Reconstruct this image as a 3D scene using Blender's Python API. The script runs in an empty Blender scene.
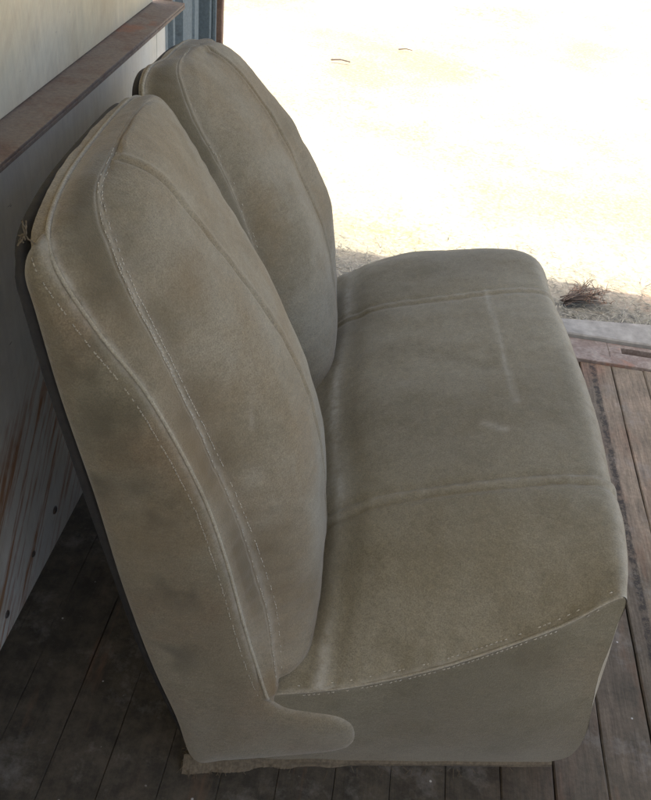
import bpy, bmesh, math, random
import numpy as np
from mathutils import Vector, noise, Matrix
random.seed(7)
scene = bpy.context.scene
COL = scene.collection
rad = math.radians
EYE = 1.35

# ------------------------------------------------------------------ helpers
def link(o, parent=None):
    COL.objects.link(o)
    if parent: o.parent = parent
    return o

def mesh_obj(name, verts, faces, mat, parent=None, smooth=True):
    me = bpy.data.meshes.new(name)
    me.from_pydata([tuple(v) for v in verts], [], [tuple(f) for f in faces])
    me.materials.append(mat)
    me.update()
    bm = bmesh.new(); bm.from_mesh(me)
    bmesh.ops.recalc_face_normals(bm, faces=bm.faces)
    bm.to_mesh(me); bm.free()
    for p in me.polygons: p.use_smooth = smooth
    return link(bpy.data.objects.new(name, me), parent)

def bm_obj(name, bm, mat, parent=None, smooth=True):
    me = bpy.data.meshes.new(name); bm.to_mesh(me); bm.free()
    me.materials.append(mat)
    for p in me.polygons: p.use_smooth = smooth
    return link(bpy.data.objects.new(name, me), parent)

def tag(o, label=None, cat=None, group=None, kind=None):
    if label: o['label'] = label
    if cat: o['category'] = cat
    if group: o['group'] = group
    if kind: o['kind'] = kind
    return o

def empty(name, loc, rz=0):
    o = bpy.data.objects.new(name, None); COL.objects.link(o)
    o.location = loc; o.rotation_euler = (0, 0, rz); o.empty_display_size = .1
    return o

class MB:
    def __init__(s): s.v = []; s.f = []
    def box(s, a, b):
        n = len(s.v)
        for x in (a[0], b[0]):
            for y in (a[1], b[1]):
                for z in (a[2], b[2]): s.v.append((x, y, z))
        for q in ((0,1,3,2),(4,6,7,5),(0,4,5,1),(2,3,7,6),(0,2,6,4),(1,5,7,3)):
            s.f.append([n+i for i in q])
    def tube(s, pts, r, seg=6, taper=None):
        pts = [Vector(p) for p in pts]; n0 = len(s.v); m = len(pts)
        up = Vector((0.13, 0.21, 1)).normalized()
        for i, p in enumerate(pts):
            d = (pts[min(i+1, m-1)] - pts[max(i-1, 0)])
            d = d.normalized() if d.length > 1e-9 else Vector((0, 0, 1))
            a = d.cross(up)
            if a.length < 1e-3: a = d.cross(Vector((1, 0, 0)))
            a.normalize(); b = d.cross(a)
            rr = r if taper is None else r*(1+(taper-1)*i/(m-1))
            for k in range(seg):
                t = 2*math.pi*k/seg
                s.v.append(tuple(p + a*(rr*math.cos(t)) + b*(rr*math.sin(t))))
        for i in range(m-1):
            for k in range(seg):
                s.f.append([n0+i*seg+k, n0+i*seg+(k+1) % seg, n0+(i+1)*seg+(k+1) % seg, n0+(i+1)*seg+k])
        s.f.append([n0+k for k in range(seg)]); s.f.append([n0+(m-1)*seg+k for k in range(seg)])
    def build(s, name, mat, parent=None, smooth=True, bevel=0):
        o = mesh_obj(name, s.v, s.f, mat, parent, smooth)
        if bevel:
            md = o.modifiers.new('bevel', 'BEVEL'); md.width = bevel; md.segments = 2; md.limit_method = 'ANGLE'
        return o

def cr(P, n, periodic=False):
    """uniform Catmull-Rom through rows of P, n samples per segment"""
    P = np.asarray(P, float); m = len(P); out = []
    segs = m if periodic else m-1
    for i in range(segs):
        if periodic: p0, p1, p2, p3 = P[(i-1) % m], P[i], P[(i+1) % m], P[(i+2) % m]
        else:
            p1, p2 = P[i], P[i+1]
            p0 = P[i-1] if i > 0 else 2*p1-p2
            p3 = P[i+2] if i+2 < m else 2*p2-p1
        for k in range(n):
            t = k/n
            out.append(.5*((2*p1)+(p2-p0)*t+(2*p0-5*p1+4*p2-p3)*t*t+(-p0+3*p1-3*p2+p3)*t**3))
    if not periodic: out.append(P[-1])
    return np.array(out)

def polyat(P, u):
    P = np.asarray(P, float)
    d = np.r_[0, np.cumsum(np.linalg.norm(np.diff(P, axis=0), axis=1))]
    x = u*d[-1]
    return np.array([np.interp(x, d, P[:, k]) for k in range(P.shape[1])])

def nz(x, y, z, sc, seed=0):
    return noise.noise(Vector((x*sc+seed*17.3, y*sc-seed*5.1, z*sc+seed*3.7)))

# ------------------------------------------------------------------ materials
def material(name):
    m = bpy.data.materials.new(name); m.use_nodes = True
    nt = m.node_tree; nt.nodes.clear()
    out = nt.nodes.new('ShaderNodeOutputMaterial'); b = nt.nodes.new('ShaderNodeBsdfPrincipled')
    nt.links.new(b.outputs[0], out.inputs[0])
    return m, nt, b

class N:
    def __init__(s, nt):
        s.nt = nt; s.tc = nt.nodes.new('ShaderNodeTexCoord').outputs['Object']
    def lk(s, a, b): s.nt.links.new(a, b)
    def setin(s, sock, v):
        if hasattr(v, 'is_linked') or hasattr(v, 'links'): s.lk(v, sock)
        else: sock.default_value = v
    def mapping(s, scale=(1,1,1), rot=(0,0,0), loc=(0,0,0)):
        n = s.nt.nodes.new('ShaderNodeMapping'); s.lk(s.tc, n.inputs[0])
        n.inputs['Scale'].default_value = scale; n.inputs['Rotation'].default_value = rot; n.inputs['Location'].default_value = loc
        return n.outputs[0]
    def rotscale(s, rot, scale, loc=(0, 0, 0)):
        a = s.nt.nodes.new('ShaderNodeMapping'); s.lk(s.tc, a.inputs[0]); a.inputs['Rotation'].default_value = rot
        c = s.nt.nodes.new('ShaderNodeMapping'); s.lk(a.outputs[0], c.inputs[0]); c.inputs['Scale'].default_value = scale; c.inputs['Location'].default_value = loc
        return c.outputs[0]
    def noise(s, scale, detail=4, rough=.55, vec=None, dist=0):
        n = s.nt.nodes.new('ShaderNodeTexNoise'); s.lk(vec or s.tc, n.inputs['Vector'])
        n.inputs['Scale'].default_value = scale; n.inputs['Detail'].default_value = detail
        n.inputs['Roughness'].default_value = rough; n.inputs['Distortion'].default_value = dist
        return n.outputs['Fac']
    def voro(s, scale, vec=None, feature='F1'):
        n = s.nt.nodes.new('ShaderNodeTexVoronoi'); s.lk(vec or s.tc, n.inputs['Vector'])
        n.inputs['Scale'].default_value = scale; n.feature = feature
        return n.outputs['Distance']
    def ramp(s, fac, a, b, lo=0, hi=1):
        n = s.nt.nodes.new('ShaderNodeMapRange'); s.lk(fac, n.inputs[0])
        n.inputs[1].default_value = a; n.inputs[2].default_value = b; n.inputs[3].default_value = lo; n.inputs[4].default_value = hi
        n.clamp = True
        return n.outputs[0]
    def mix(s, fac, a, b, mode='MIX'):
        n = s.nt.nodes.new('ShaderNodeMix'); n.data_type = 'RGBA'; n.blend_type = mode
        s.setin(n.inputs[0], fac)
        for sock, v in ((n.inputs[6], a), (n.inputs[7], b)):
            if isinstance(v, tuple): sock.default_value = (*v, 1) if len(v) == 3 else v
            else: s.lk(v, sock)
        return n.outputs[2]
    def math(s, op, a, b=0):
        n = s.nt.nodes.new('ShaderNodeMath'); n.operation = op
        s.setin(n.inputs[0], a); s.setin(n.inputs[1], b)
        return n.outputs[0]
    def sep(s, vec=None):
        n = s.nt.nodes.new('ShaderNodeSeparateXYZ'); s.lk(vec or s.tc, n.inputs[0]); return n.outputs
    def attr(s, name):
        n = s.nt.nodes.new('ShaderNodeAttribute'); n.attribute_name = name; return n.outputs['Fac']
    def bump(s, h, strength, dist, prev=None):
        n = s.nt.nodes.new('ShaderNodeBump'); s.lk(h, n.inputs['Height'])
        n.inputs['Strength'].default_value = strength; n.inputs['Distance'].default_value = dist
        if prev: s.lk(prev, n.inputs['Normal'])
        return n.outputs[0]

def fabric(name, base, brown, worn, tint_amt=1.0, wearattr=True):
    m, nt, b = material(name); n = N(nt)
    big = n.noise(5.5, 5, .6); mid = n.noise(24, 5, .65); fine = n.noise(520, 3, .7)
    streak = n.noise(60, 4, .7, vec=n.mapping((1, 1, 3.5)))
    c = n.mix(n.math('MULTIPLY', n.ramp(big, .44, .6), .95*tint_amt), base, brown)
    c = n.mix(n.math('MULTIPLY', n.ramp(n.noise(9, 4, .6, vec=n.mapping(loc=(3, 7, 1))), .5, .66), .6), c, (base[0]*.70, base[1]*.68, base[2]*.62))
    c = n.mix(n.math('MULTIPLY', n.ramp(mid, .45, .75), .2), c, worn)
    c = n.mix(.55, c, n.mix(n.ramp(streak, .3, .75), (.78, .78, .78), (1.16, 1.16, 1.16)), 'MULTIPLY')
    c = n.mix(.65, c, n.mix(n.ramp(fine, .3, .72), (.55, .55, .55), (1.45, 1.45, 1.42)), 'MULTIPLY')
    c = n.mix(.33, c, n.mix(n.ramp(n.noise(150, 3, .75), .3, .72), (.7, .7, .7), (1.3, 1.3, 1.28)), 'MULTIPLY')
    # lint specks
    lint = n.ramp(n.voro(70), .045, .02)
    c = n.mix(n.math('MULTIPLY', lint, n.math('MULTIPLY', n.ramp(n.noise(13, 2), .52, .6), .5)), c, (.5, .47, .38))
    if wearattr:
        c = n.mix(n.math('MULTIPLY', n.attr('rust'), .9), c, (.195, .142, .075))
        c = n.mix(n.math('MULTIPLY', n.attr('dirt'), .9), c, (.095, .082, .05))
        w = n.math('MULTIPLY', n.attr('wear'), n.ramp(n.noise(45, 5, .75), .28, .62))
        c = n.mix(w, c, (.56, .53, .43))
    nt.links.new(c, b.inputs['Base Color'])
    b.inputs['Roughness'].default_value = .95
    b.inputs['Specular IOR Level'].default_value = .15
    b.inputs['Sheen Weight'].default_value = .35
    b.inputs['Sheen Roughness'].default_value = .45
    b.inputs['Sheen Tint'].default_value = (.9, .86, .74, 1)
    bp = n.bump(fine, .55, .0016); bp = n.bump(mid, .15, .006, bp); bp = n.bump(n.noise(190, 4, .7), .25, .0015, bp)
    nt.links.new(bp, b.inputs['Normal'])
    return m

M = {}
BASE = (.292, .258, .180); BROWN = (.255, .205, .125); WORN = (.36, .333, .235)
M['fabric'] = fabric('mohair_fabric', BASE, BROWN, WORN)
M['fabric_side_shaded'] = fabric('mohair_side_shaded', (.222, .194, .126), (.205, .158, .094), (.275, .245, .17))  # browner cloth, also darkened: dim light on this side put into the colour
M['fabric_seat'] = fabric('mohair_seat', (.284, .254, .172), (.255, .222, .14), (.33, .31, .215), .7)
M['fabric_end_shaded'] = fabric('mohair_end_shaded', (.215, .195, .128), (.20, .168, .105), (.26, .237, .165), .7)  # seat cloth copy darkened; shade on the cushion ends put into the colour
M['fabric_welt'] = fabric('mohair_welt', (.40, .365, .27), (.33, .285, .20), (.46, .42, .32), .7, False)

def simple(name, col, rough=.8, var=.3, scale=30, metal=0, bump=.3):
    m, nt, b = material(name); n = N(nt)
    v = n.noise(scale, 5, .65)
    lo = tuple(c*(1-var) for c in col); hi = tuple(min(1, c*(1+var)) for c in col)
    nt.links.new(n.mix(n.ramp(v, .3, .7), lo, hi), b.inputs['Base Color'])
    b.inputs['Roughness'].default_value = rough; b.inputs['Metallic'].default_value = metal
    nt.links.new(n.bump(v, bump, .003), b.inputs['Normal'])
    return m
M['thread'] = simple('pale_thread', (.56, .52, .41), .8, .25, 200)
M['darkboard'] = simple('dark_back_board', (.022, .020, .016), .7, .4, 60)
M['burlap'] = simple('frayed_burlap', (.13, .105, .065), .95, .35, 160)
M['twig'] = simple('twig_bark', (.085, .065, .05), .9, .4, 80)
M['hole'] = simple('dark_hole', (.012, .012, .011), .6, .3, 80)
M['bolt'] = simple('bolt_head', (.10, .085, .07), .6, .4, 120, .3)

# painted plywood: pale paint, rust-brown streaks running down, yellowing higher up
def wallmat(name, cool, warm, streaks):
    m, nt, b = material(name); n = N(nt)
    o = n.sep()
    g = n.noise(2.2, 5, .6); f = n.noise(14, 6, .7)
    c = n.mix(n.ramp(g, .35, .68), cool, warm)
    grain = n.noise(9, 5, .65, vec=n.mapping((1, 9, 1)))
    c = n.mix(.22, c, n.mix(n.ramp(grain, .3, .7), (.7, .7, .7), (1.2, 1.2, 1.2)), 'MULTIPLY')
    c = n.mix(.4, c, n.mix(n.ramp(f, .3, .7), (.75, .74, .72), (1.15, 1.15, 1.15)), 'MULTIPLY')
    # slanting rust scratches (wood showing through)
    sv = n.rotscale((rad(-46), 0, 0), (1, 1.7, 26))
    st = n.ramp(n.noise(1.6, 5, .7, vec=sv), .47, .58)
    low = n.ramp(n.noise(4, 4, .6, vec=n.mapping(loc=(0, 2.2, .4))), .34, .5)
    st = n.math('MULTIPLY', n.math('MULTIPLY', st, low), streaks)
    if streaks > .5:
        st = n.math('MULTIPLY', st, n.ramp(o[2], .5, .38))
        st = n.math('MULTIPLY', st, n.ramp(o[1], 3.75, 3.4))
    c = n.mix(st, c, (.42, .22, .11))
    blot = n.ramp(n.noise(3.4, 4, .6, vec=n.mapping((1, 1, .5), loc=(1, 5, 2))), .58, .72)
    c = n.mix(n.math('MULTIPLY', blot, .5), c, (.40, .29, .15))
    sc = n.ramp(n.noise(5, 3, .8, vec=n.mapping((1, 3, 16), rot=(rad(20), 0, 0))), .70, .73)
    c = n.mix(n.math('MULTIPLY', sc, .6), c, (.16, .13, .1))
    nt.links.new(c, b.inputs['Base Color'])
    b.inputs['Roughness'].default_value = .75
    b.inputs['Specular IOR Level'].default_value = .3
    bp = n.bump(grain, .3, .002); bp = n.bump(f, .3, .002, bp)
    nt.links.new(bp, b.inputs['Normal'])
    return m
M['wall_low'] = wallmat('painted_wall_lower', (.77, .79, .73), (.80, .75, .60), .95)
M['wall_high'] = wallmat('painted_wall_upper', (.70, .61, .40), (.76, .69, .50), .10)

def rustmat(name, steel, rust, amt):
    m, nt, b = material(name); n = N(nt)
    f = n.noise(16, 7, .72); fine = n.noise(130, 4, .7)
    c = n.mix(n.ramp(f, amt, amt+.18), steel, rust)
    c = n.mix(.5, c, n.mix(n.ramp(fine, .3, .7), (.6, .6, .6), (1.35, 1.3, 1.25)), 'MULTIPLY')
    o = n.ramp(n.noise(5, 4, .6, vec=n.mapping(loc=(4, 1, 7))), .58, .64)
    c = n.mix(n.math('MULTIPLY', o, .7), c, (.33, .15, .08))
    nt.links.new(c, b.inputs['Base Color'])
    b.inputs['Roughness'].default_value = .8; b.inputs['Metallic'].default_value = .1
    nt.links.new(n.bump(fine, .5, .002, n.bump(f, .4, .004)), b.inputs['Normal'])
    return m
M['rail'] = rustmat('rusted_rail', (.27, .22, .165), (.22, .15, .105), .46)
M['bluesteel'] = rustmat('blue_grey_steel', (.20, .25, .26), (.13, .13, .12), .56)
M['rustpost'] = rustmat('rusty_post', (.30, .19, .13), (.20, .12, .08), .45)
M['sillred'] = rustmat('red_oxide_steel', (.205, .158, .122), (.29, .25, .20), .45)

def woodmat(name):
    m, nt, b = material(name); n = N(nt)
    x = n.sep()
    plank = n.math('FLOOR', n.math('DIVIDE', n.math('ADD', x[0], 10.212), .092), 0)
    cmb = nt.nodes.new('ShaderNodeCombineXYZ'); nt.links.new(plank, cmb.inputs[0])
    wn = nt.nodes.new('ShaderNodeTexWhiteNoise'); nt.links.new(cmb.outputs[0], wn.inputs['Vector'])
    pv = wn.outputs['Value']
    grain = n.noise(7, 7, .7, vec=n.mapping((14, 1, 1)), dist=.3)
    grain2 = n.noise(26, 5, .7, vec=n.mapping((9, .7, 1)))
    blot = n.noise(3.2, 6, .65); fine = n.noise(120, 4, .7)
    c = n.mix(n.ramp(blot, .36, .64), (.12, .104, .072), (.225, .183, .13))
    c = n.mix(n.ramp(n.noise(1.9, 4, .6, vec=n.mapping((3, 1, 1), loc=(2, 9, 0))), .56, .68), c, (.2, .135, .09))
    c = n.mix(.8, c, n.mix(pv, (.75, .75, .75), (1.3, 1.25, 1.2)), 'MULTIPLY')
    c = n.mix(.75, c, n.mix(n.ramp(grain, .3, .7), (.5, .5, .5), (1.4, 1.37, 1.33)), 'MULTIPLY')
    c = n.mix(.55, c, n.mix(n.ramp(grain2, .3, .72), (.55, .55, .55), (1.35, 1.35, 1.35)), 'MULTIPLY')
    c = n.mix(.5, c, n.mix(n.ramp(fine, .3, .7), (.6, .6, .6), (1.35, 1.35, 1.35)), 'MULTIPLY')
    orange = n.ramp(n.noise(2.4, 5, .65, vec=n.mapping((6, 1, 1), loc=(3, .4, 0))), .58, .68)
    grime_shade = n.math('ADD', x[0], n.math('MULTIPLY', n.math('SUBTRACT', x[1], 1.0), .45))
    grime_shade = n.ramp(n.math('ADD', grime_shade, n.math('MULTIPLY', n.math('SUBTRACT', n.noise(3.5, 6, .75), .5), .7)), .95, .22)
    c = n.mix(n.math('MULTIPLY', grime_shade, .9), c, n.mix(n.ramp(n.noise(20, 6, .75), .4, .65), (.028, .026, .018), (.078, .067, .046)))  # mottled grime, with the shade beside seat and wall put into its darkness
    c = n.mix(n.math('MULTIPLY', orange, .5), c, (.16, .095, .055))
    crack = n.ramp(n.noise(3, 5, .7, vec=n.mapping((26, .9, 1), loc=(1, 3, 0))), .665, .70)
    c = n.mix(n.math('MULTIPLY', crack, .75), c, (.02, .018, .015))
    # grey dust smears and pale droppings / paint specks
    du = n.ramp(n.noise(8, 6, .75, vec=n.mapping(loc=(5, 2, 0))), .54, .70)
    c = n.mix(n.math('MULTIPLY', du, .32), c, (.3, .285, .25))
    gr_ = n.math('ABSOLUTE', n.math('SUBTRACT', n.math('ADD', x[0], n.math('MULTIPLY', n.noise(30, 5, .8), .03)), .653))
    gr_ = n.math('MULTIPLY', n.ramp(gr_, .011, .006), n.ramp(n.noise(60, 4, .8), .42, .55))
    c = n.mix(n.math('MULTIPLY', gr_, .85), c, (.03, .026, .02))
    sp = n.ramp(n.voro(30), .075, .045)
    sp = n.math('MULTIPLY', sp, n.ramp(n.noise(17, 2, .5), .52, .58))
    c = n.mix(n.math('MULTIPLY', sp, .8), c, (.5, .49, .44))
    gl = n.math('FRACT', n.math('DIVIDE', n.math('ADD', x[0], 10.212), .092), 0)
    nt.links.new(c, b.inputs['Base Color'])
    b.inputs['Roughness'].default_value = .82
    b.inputs['Specular IOR Level'].default_value = .3
    bp = n.bump(grain, .5, .003); bp = n.bump(fine, .4, .0015, bp); bp = n.bump(grain2, .4, .002, bp)
    nt.links.new(bp, b.inputs['Normal'])
    return m
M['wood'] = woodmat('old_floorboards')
M['greywood'] = simple('weathered_grey_wood', (.27, .255, .21), .85, .3, 26)
M['underfloor'] = simple('dark_underfloor', (.02, .018, .016), .9)
M['roofiron'] = simple('roof_sheet', (.30, .30, .29), .6, .2, 8)
M['frame'] = simple('shed_timber', (.24, .2, .15), .85, .3, 12)
M['straw'] = simple('dry_straw', (.24, .235, .185), .9, .45, 40)
M['leaf'] = simple('dead_twig_leaves', (.24, .16, .11), .9, .4, 90)

def groundmat():
    m, nt, b = material('dry_ground'); n = N(nt)
    big = n.noise(.9, 6, .65); mid = n.noise(7, 6, .7); fine = n.noise(55, 5, .7)
    c = n.mix(n.ramp(big, .36, .66), (.22, .20, .145), (.40, .37, .285))
    red = n.ramp(n.noise(.55, 6, .72, vec=n.mapping(loc=(7.4, 3.1, 0))), .52, .66)
    c = n.mix(n.math('MULTIPLY', red, n.ramp(mid, .4, .62)), c, (.42, .24, .15))
    gr = n.ramp(n.noise(.7, 5, .7, vec=n.mapping(loc=(1.2, 8.4, 0))), .54, .66)
    c = n.mix(n.math('MULTIPLY', gr, n.ramp(n.noise(18, 5, .75), .46, .6)), c, (.26, .26, .12))
    c = n.mix(.7, c, n.mix(n.ramp(fine, .34, .66), (.45, .44, .40), (1.3, 1.3, 1.3)), 'MULTIPLY')
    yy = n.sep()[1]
    shadeband = n.ramp(n.math('ADD', yy, n.math('MULTIPLY', mid, .25)), 3.45, 3.25)
    shadeband = n.math('MULTIPLY', shadeband, n.ramp(yy, 2.0, 2.3))
    c = n.mix(shadeband, c, n.mix(n.ramp(n.noise(40, 5, .8), .35, .65), (.055, .054, .044), (.20, .195, .155)))  # soil darker by the sill; the roof's shade is put into the colour
    dk = n.ramp(n.noise(26, 5, .8), .575, .66)
    c = n.mix(n.math('MULTIPLY', dk, .7), c, (.14, .115, .07))
    nt.links.new(c, b.inputs['Base Color'])
    b.inputs['Roughness'].default_value = .95
    nt.links.new(n.bump(fine, .6, .01, n.bump(mid, .5, .03)), b.inputs['Normal'])
    return m
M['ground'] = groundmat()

# ------------------------------------------------------------------ setting
GZ = -.35
def grid(name, xs, ys, zf, mat):
    v = [(x, y, zf(x, y)) for y in ys for x in xs]; nx = len(xs)
    f = [(j*nx+i, j*nx+i+1, (j+1)*nx+i+1, (j+1)*nx+i) for j in range(len(ys)-1) for i in range(nx-1)]
    return mesh_obj(name, v, f, mat)
fx = sorted(set([-400, -120, -40, -15, -8] + [round(-6+.1*i, 3) for i in range(121)] + [8, 15, 40, 120, 400]))
fy = sorted(set([-400, -120, -40, -15, -6, -3, 0, 1.5] + [round(2.3+.08*i, 3) for i in range(90)] + [12, 16, 24, 40, 90, 180, 400]))
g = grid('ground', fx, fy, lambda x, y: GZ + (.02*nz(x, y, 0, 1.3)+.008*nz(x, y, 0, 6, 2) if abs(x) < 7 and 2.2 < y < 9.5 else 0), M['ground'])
tag(g, kind='structure')

# plank floor: one sheet of boards with real gaps
mb = MB(); rng = random.Random(3)
X0, PW = -.594, .092
k = -1
x = -.226-.092*5
while x < 1.85:
    bv = .0009 if x < .3 else .0025; g_ = rng.random()**3*.0005 if x < .3 else .0007+rng.random()**3*.0011
    a, c = x+g_+rng.random()*.0003, x+PW-g_-rng.random()*.0003
    if c > -.60:
        a = max(a, -.60)
        n0 = len(mb.v); ny = 60; dz = rng.uniform(-.0015, .0015)
        ys = [-2.2 + (2.147+2.2)*i/ny for i in range(ny+1)]
        for i, yy in enumerate(ys):
            wl = .0012*nz(a, yy, 0, 14, 1)+.0008*nz(a, yy, 0, 45, 4); wr = .0012*nz(c, yy, 0, 14, 2)+.0008*nz(c, yy, 0, 45, 5)
            for (xx, zz) in ((a+wl, -.028), (a+wl, -bv), (a+bv+wl, 0), (c-bv+wr, 0), (c+wr, -bv), (c+wr, -.028)):
                mb.v.append((xx, yy, zz+dz))
        for i in range(ny):
            for q in range(5):
                s0 = n0+i*6+q
                mb.f.append((s0, s0+1, s0+7, s0+6))
        mb.f.append([n0+q for q in range(6)]); mb.f.append([n0+ny*6+q for q in range(6)])
    x += PW
fl = mb.build('floor', M['wood'], smooth=False); tag(fl, kind='structure')
mb = MB(); mb.box((-.62, -2.2, -.12), (1.85, 2.14, -.05))
tag(mb.build('subfloor', M['underfloor'], smooth=False), kind='structure')

# threshold
th = empty('door_threshold', (.8, 2.2, 0)); TL = Vector((.8, 2.2, 0))
tag(th, 'worn grey board and rusty red slotted metal strip across the doorway', 'threshold')
def off(mbx): mbx.v = [(a-TL.x, b-TL.y, c-TL.z) for a, b, c in mbx.v]; return mbx
mb = MB()
n0 = len(mb.v); nxs = 46
for i in range(nxs+1):
    xx = -.45 + i*.06
    yf = 2.368+(xx-.583)*.15 if xx < 1.2 else 2.46
    yf = min(yf, 2.45); yf = max(yf, 2.31)
    wob = .003*nz(xx, 0, 0, 12); yn = 2.274+.002*nz(xx, 3, 0, 15)
    for (yy, zz) in ((yn, -.1), (yn, .012), (yn+.004, .016), (yf-.006+wob, .012), (yf+wob, .004), (yf+wob, -.1)): mb.v.append((xx, yy, zz))
for i in range(nxs):
    for q in range(5):
        s0 = n0+i*6+q; mb.f.append((s0, s0+1, s0+7, s0+6))
mb.f.append([n0+q for q in range(6)]); mb.f.append([n0+nxs*6+q for q in range(6)])
off(mb).build('sill_board', M['greywood'], th, smooth=False)
mb = MB()   # slotted channel: near flange, raised lips and a slot from x=.69
mb.box((-.45, 2.150, -.03), (1.85, 2.186, .009))
mb.box((-.45, 2.189, -.06), (.695, 2.271, .004))
mb.box((.6955, 2.189, -.06), (1.85, 2.220, .004)); mb.box((.6955, 2.253, -.06), (1.85, 2.271, .003))
mb.box((.735, 2.2205, -.06), (1.85, 2.2515, -.045)); mb.box((.6955, 2.2205, -.06), (.7345, 2.2515, .004))
off(mb).build('slotted_strip', M['sillred'], th, smooth=False, bevel=.002)

# left wall
XW = -.574
def sheet_wall(name, x, y0, y1, z0, z1, mat, label, th=.018, seams=()):
    root = empty(name, (x, y0, z0)); tag(root, label, 'wall')
    mb = MB(); ys = [y0]+list(seams)+[y1]
    for a, c in zip(ys[:-1], ys[1:]):
        mb.box((x-th, a+.001, z0), (x, c-.001, z1))
    mb.v = [(a-x, b-y0, c-z0) for a, b, c in mb.v]
    mb.build('panel', mat, root, smooth=False, bevel=.002)
    return root
lw = sheet_wall('lower_wall', XW, -2.2, 2.0, .0, .8375, M['wall_low'], 'pale grey painted board wall with orange rust scratches behind the seat', seams=(-.2, 1.93))
for yy, zz, r in ((1.055, .075, .007), (1.165, .085, .009), (1.29, .12, .006), (.93, .05, .008), (1.33, .10, .005), (1.56, .28, .006)):
    bm = bmesh.new(); bmesh.ops.create_uvsphere(bm, u_segments=12, v_segments=6, radius=r)
    bmesh.ops.scale(bm, vec=(.45, 1, 1), verts=bm.verts)
    o = bm_obj('bolt', bm, M['bolt'], lw); o.location = (0, yy+2.2, zz)
uw = sheet_wall('upper_wall', XW-.018, -2.2, 1.97, .8625, 2.3, M['wall_high'], 'cream yellowed painted board wall above the rusty ledge', seams=(-.2,))
mb = MB(); mb.box((-.650, -2.2, .856), (-.529, 2.0, .861)); mb.box((-.533, -2.2, .849), (-.5285, 2.0, .8555)); mb.box((-.65, 2.0005, .856), (-.56, 2.012, .868))
v = mb
ledge = v.build('metal_ledge', M['rail'], smooth=False, bevel=.0012)
ledge.location = (0, 0, 0)
tag(ledge, 'flat brown rusted metal ledge running along the wall', 'ledge')

# steel door leaf at end of wall, folded
pr = []
for (yy, xx) in ((2.0, -.60), (2.10, -.60), (2.115, -.625), (2.135, -.625), (2.15, -.60), (2.165, -.60), (2.175, -.63), (2.21, -.63), (2.225, -.595), (2.29, -.59), (2.30, -.62), (2.34, -.625), (2.36, -.60), (2.40, -.60), (2.415, -.63), (2.45, -.63)):
    pr.append((xx, yy))
vv = []; ff = []
for (xx, yy) in pr:
    for z in (-.05, 2.2): vv.append((xx, yy, z))
for i in range(len(pr)-1): ff.append((2*i, 2*i+1, 2*i+3, 2*i+2))
dr = mesh_obj('steel_door', vv, ff, M['bluesteel'], smooth=False)
sm = dr.modifiers.new('thick', 'SOLIDIFY'); sm.thickness = .003
tag(dr, 'blue grey ribbed steel door edge at the end of the wall', 'door')
pt = empty('door_post', (-.6, 2.5, -.3)); tag(pt, 'dark weathered steel post with an orange rusty edge beside the bright doorway', 'post')
mb = MB(); mb.box((-.03, -.048, 0), (.022, .018, 2.6)); mb.box((.0225, -.03, 0), (.034, -.02, 2.6)); mb.build('post_body', M['bluesteel'], pt, smooth=False, bevel=.003)
mb = MB(); mb.box((-.02, .0205, 0), (.040, .045, 2.6)); mb.build('edge_strip', M['rustpost'], pt, smooth=False, bevel=.003)

# shed roof and far structure, out of frame, that shade the floor
def corrugated(name, x0, x1, y0, y1, z, mat):
    nx = int((x1-x0)/.019); vv = []; ff = []
    for i in range(nx+1):
        xx = x0+(x1-x0)*i/nx; zz = z+.01*math.sin(xx/.076*2*math.pi)
        vv += [(xx, y0, zz), (xx, y1, zz)]
    for i in range(nx): ff.append((2*i, 2*i+1, 2*i+3, 2*i+2))
    o = mesh_obj(name, vv, ff, mat)
    s_ = o.modifiers.new('t', 'SOLIDIFY'); s_.thickness = .002
    return o
RY1 = 2.66
rf = corrugated('shed_roof', -.8, 1.0, -.95, RY1, 2.33, M['roofiron'])
tag(rf, kind='structure')
rr = empty('roof_frame', (0, 0, 2.2)); tag(rr, 'timber roof frame and corner posts of the shed', 'frame')
mb = MB()
for yy in (-.85, .8, 2.38): mb.box((-.7, yy-.03, 2.21), (.965, yy+.03, 2.305))
mb.v = [(a, b, c-2.2) for a, b, c in mb.v]; mb.build('beam', M['frame'], rr, smooth=False)
for (xx, yy) in ((.93, -.85), (1.25, 2.5), (-.69, -.85)):
    mb = MB(); mb.box((xx-.045, yy-.045, -.35), (xx+.045, yy+.045, 2.208))
    mb.v = [(a, b, c-2.2) for a, b, c in mb.v]; mb.build('post', M['frame'], rr, smooth=False)

rw = empty('blocker', (0, -.88, 0)); tag(rw, 'unseen brown board tailgate closing the shed behind the viewer', 'blocker')
mb = MB(); mb.box((-.57, -.015, .0), (.9, .015, 1.25)); mb.build('panel', M['frame'], rw, smooth=False)  # unseen board, added to keep ground bounce off the seat's near side
# ------------------------------------------------------------------ the seat
seat = empty('bench_seat', (-.181, .7456, 0), rad(5))
tag(seat, 'old split-back vehicle bench seat in worn grey brown mohair cloth', 'bench seat')
W = 1.06

def seg_dist(p, a, b):
    a = np.array(a); b = np.array(b); ab = b-a
    t = np.clip(((p-a)@ab)/(ab@ab), 0, 1)
    return np.linalg.norm(p-(a+t[:, None]*ab), axis=1), t

def set_attr(o, name, vals):
    at = o.data.attributes.new(name, 'FLOAT', 'POINT')
    at.data.foreach_set('value', np.asarray(vals, np.float32))

def coords(o):
    a = np.empty(len(o.data.vertices)*3, np.float32); o.data.vertices.foreach_get('co', a); return a.reshape(-1, 3).astype(float)

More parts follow.
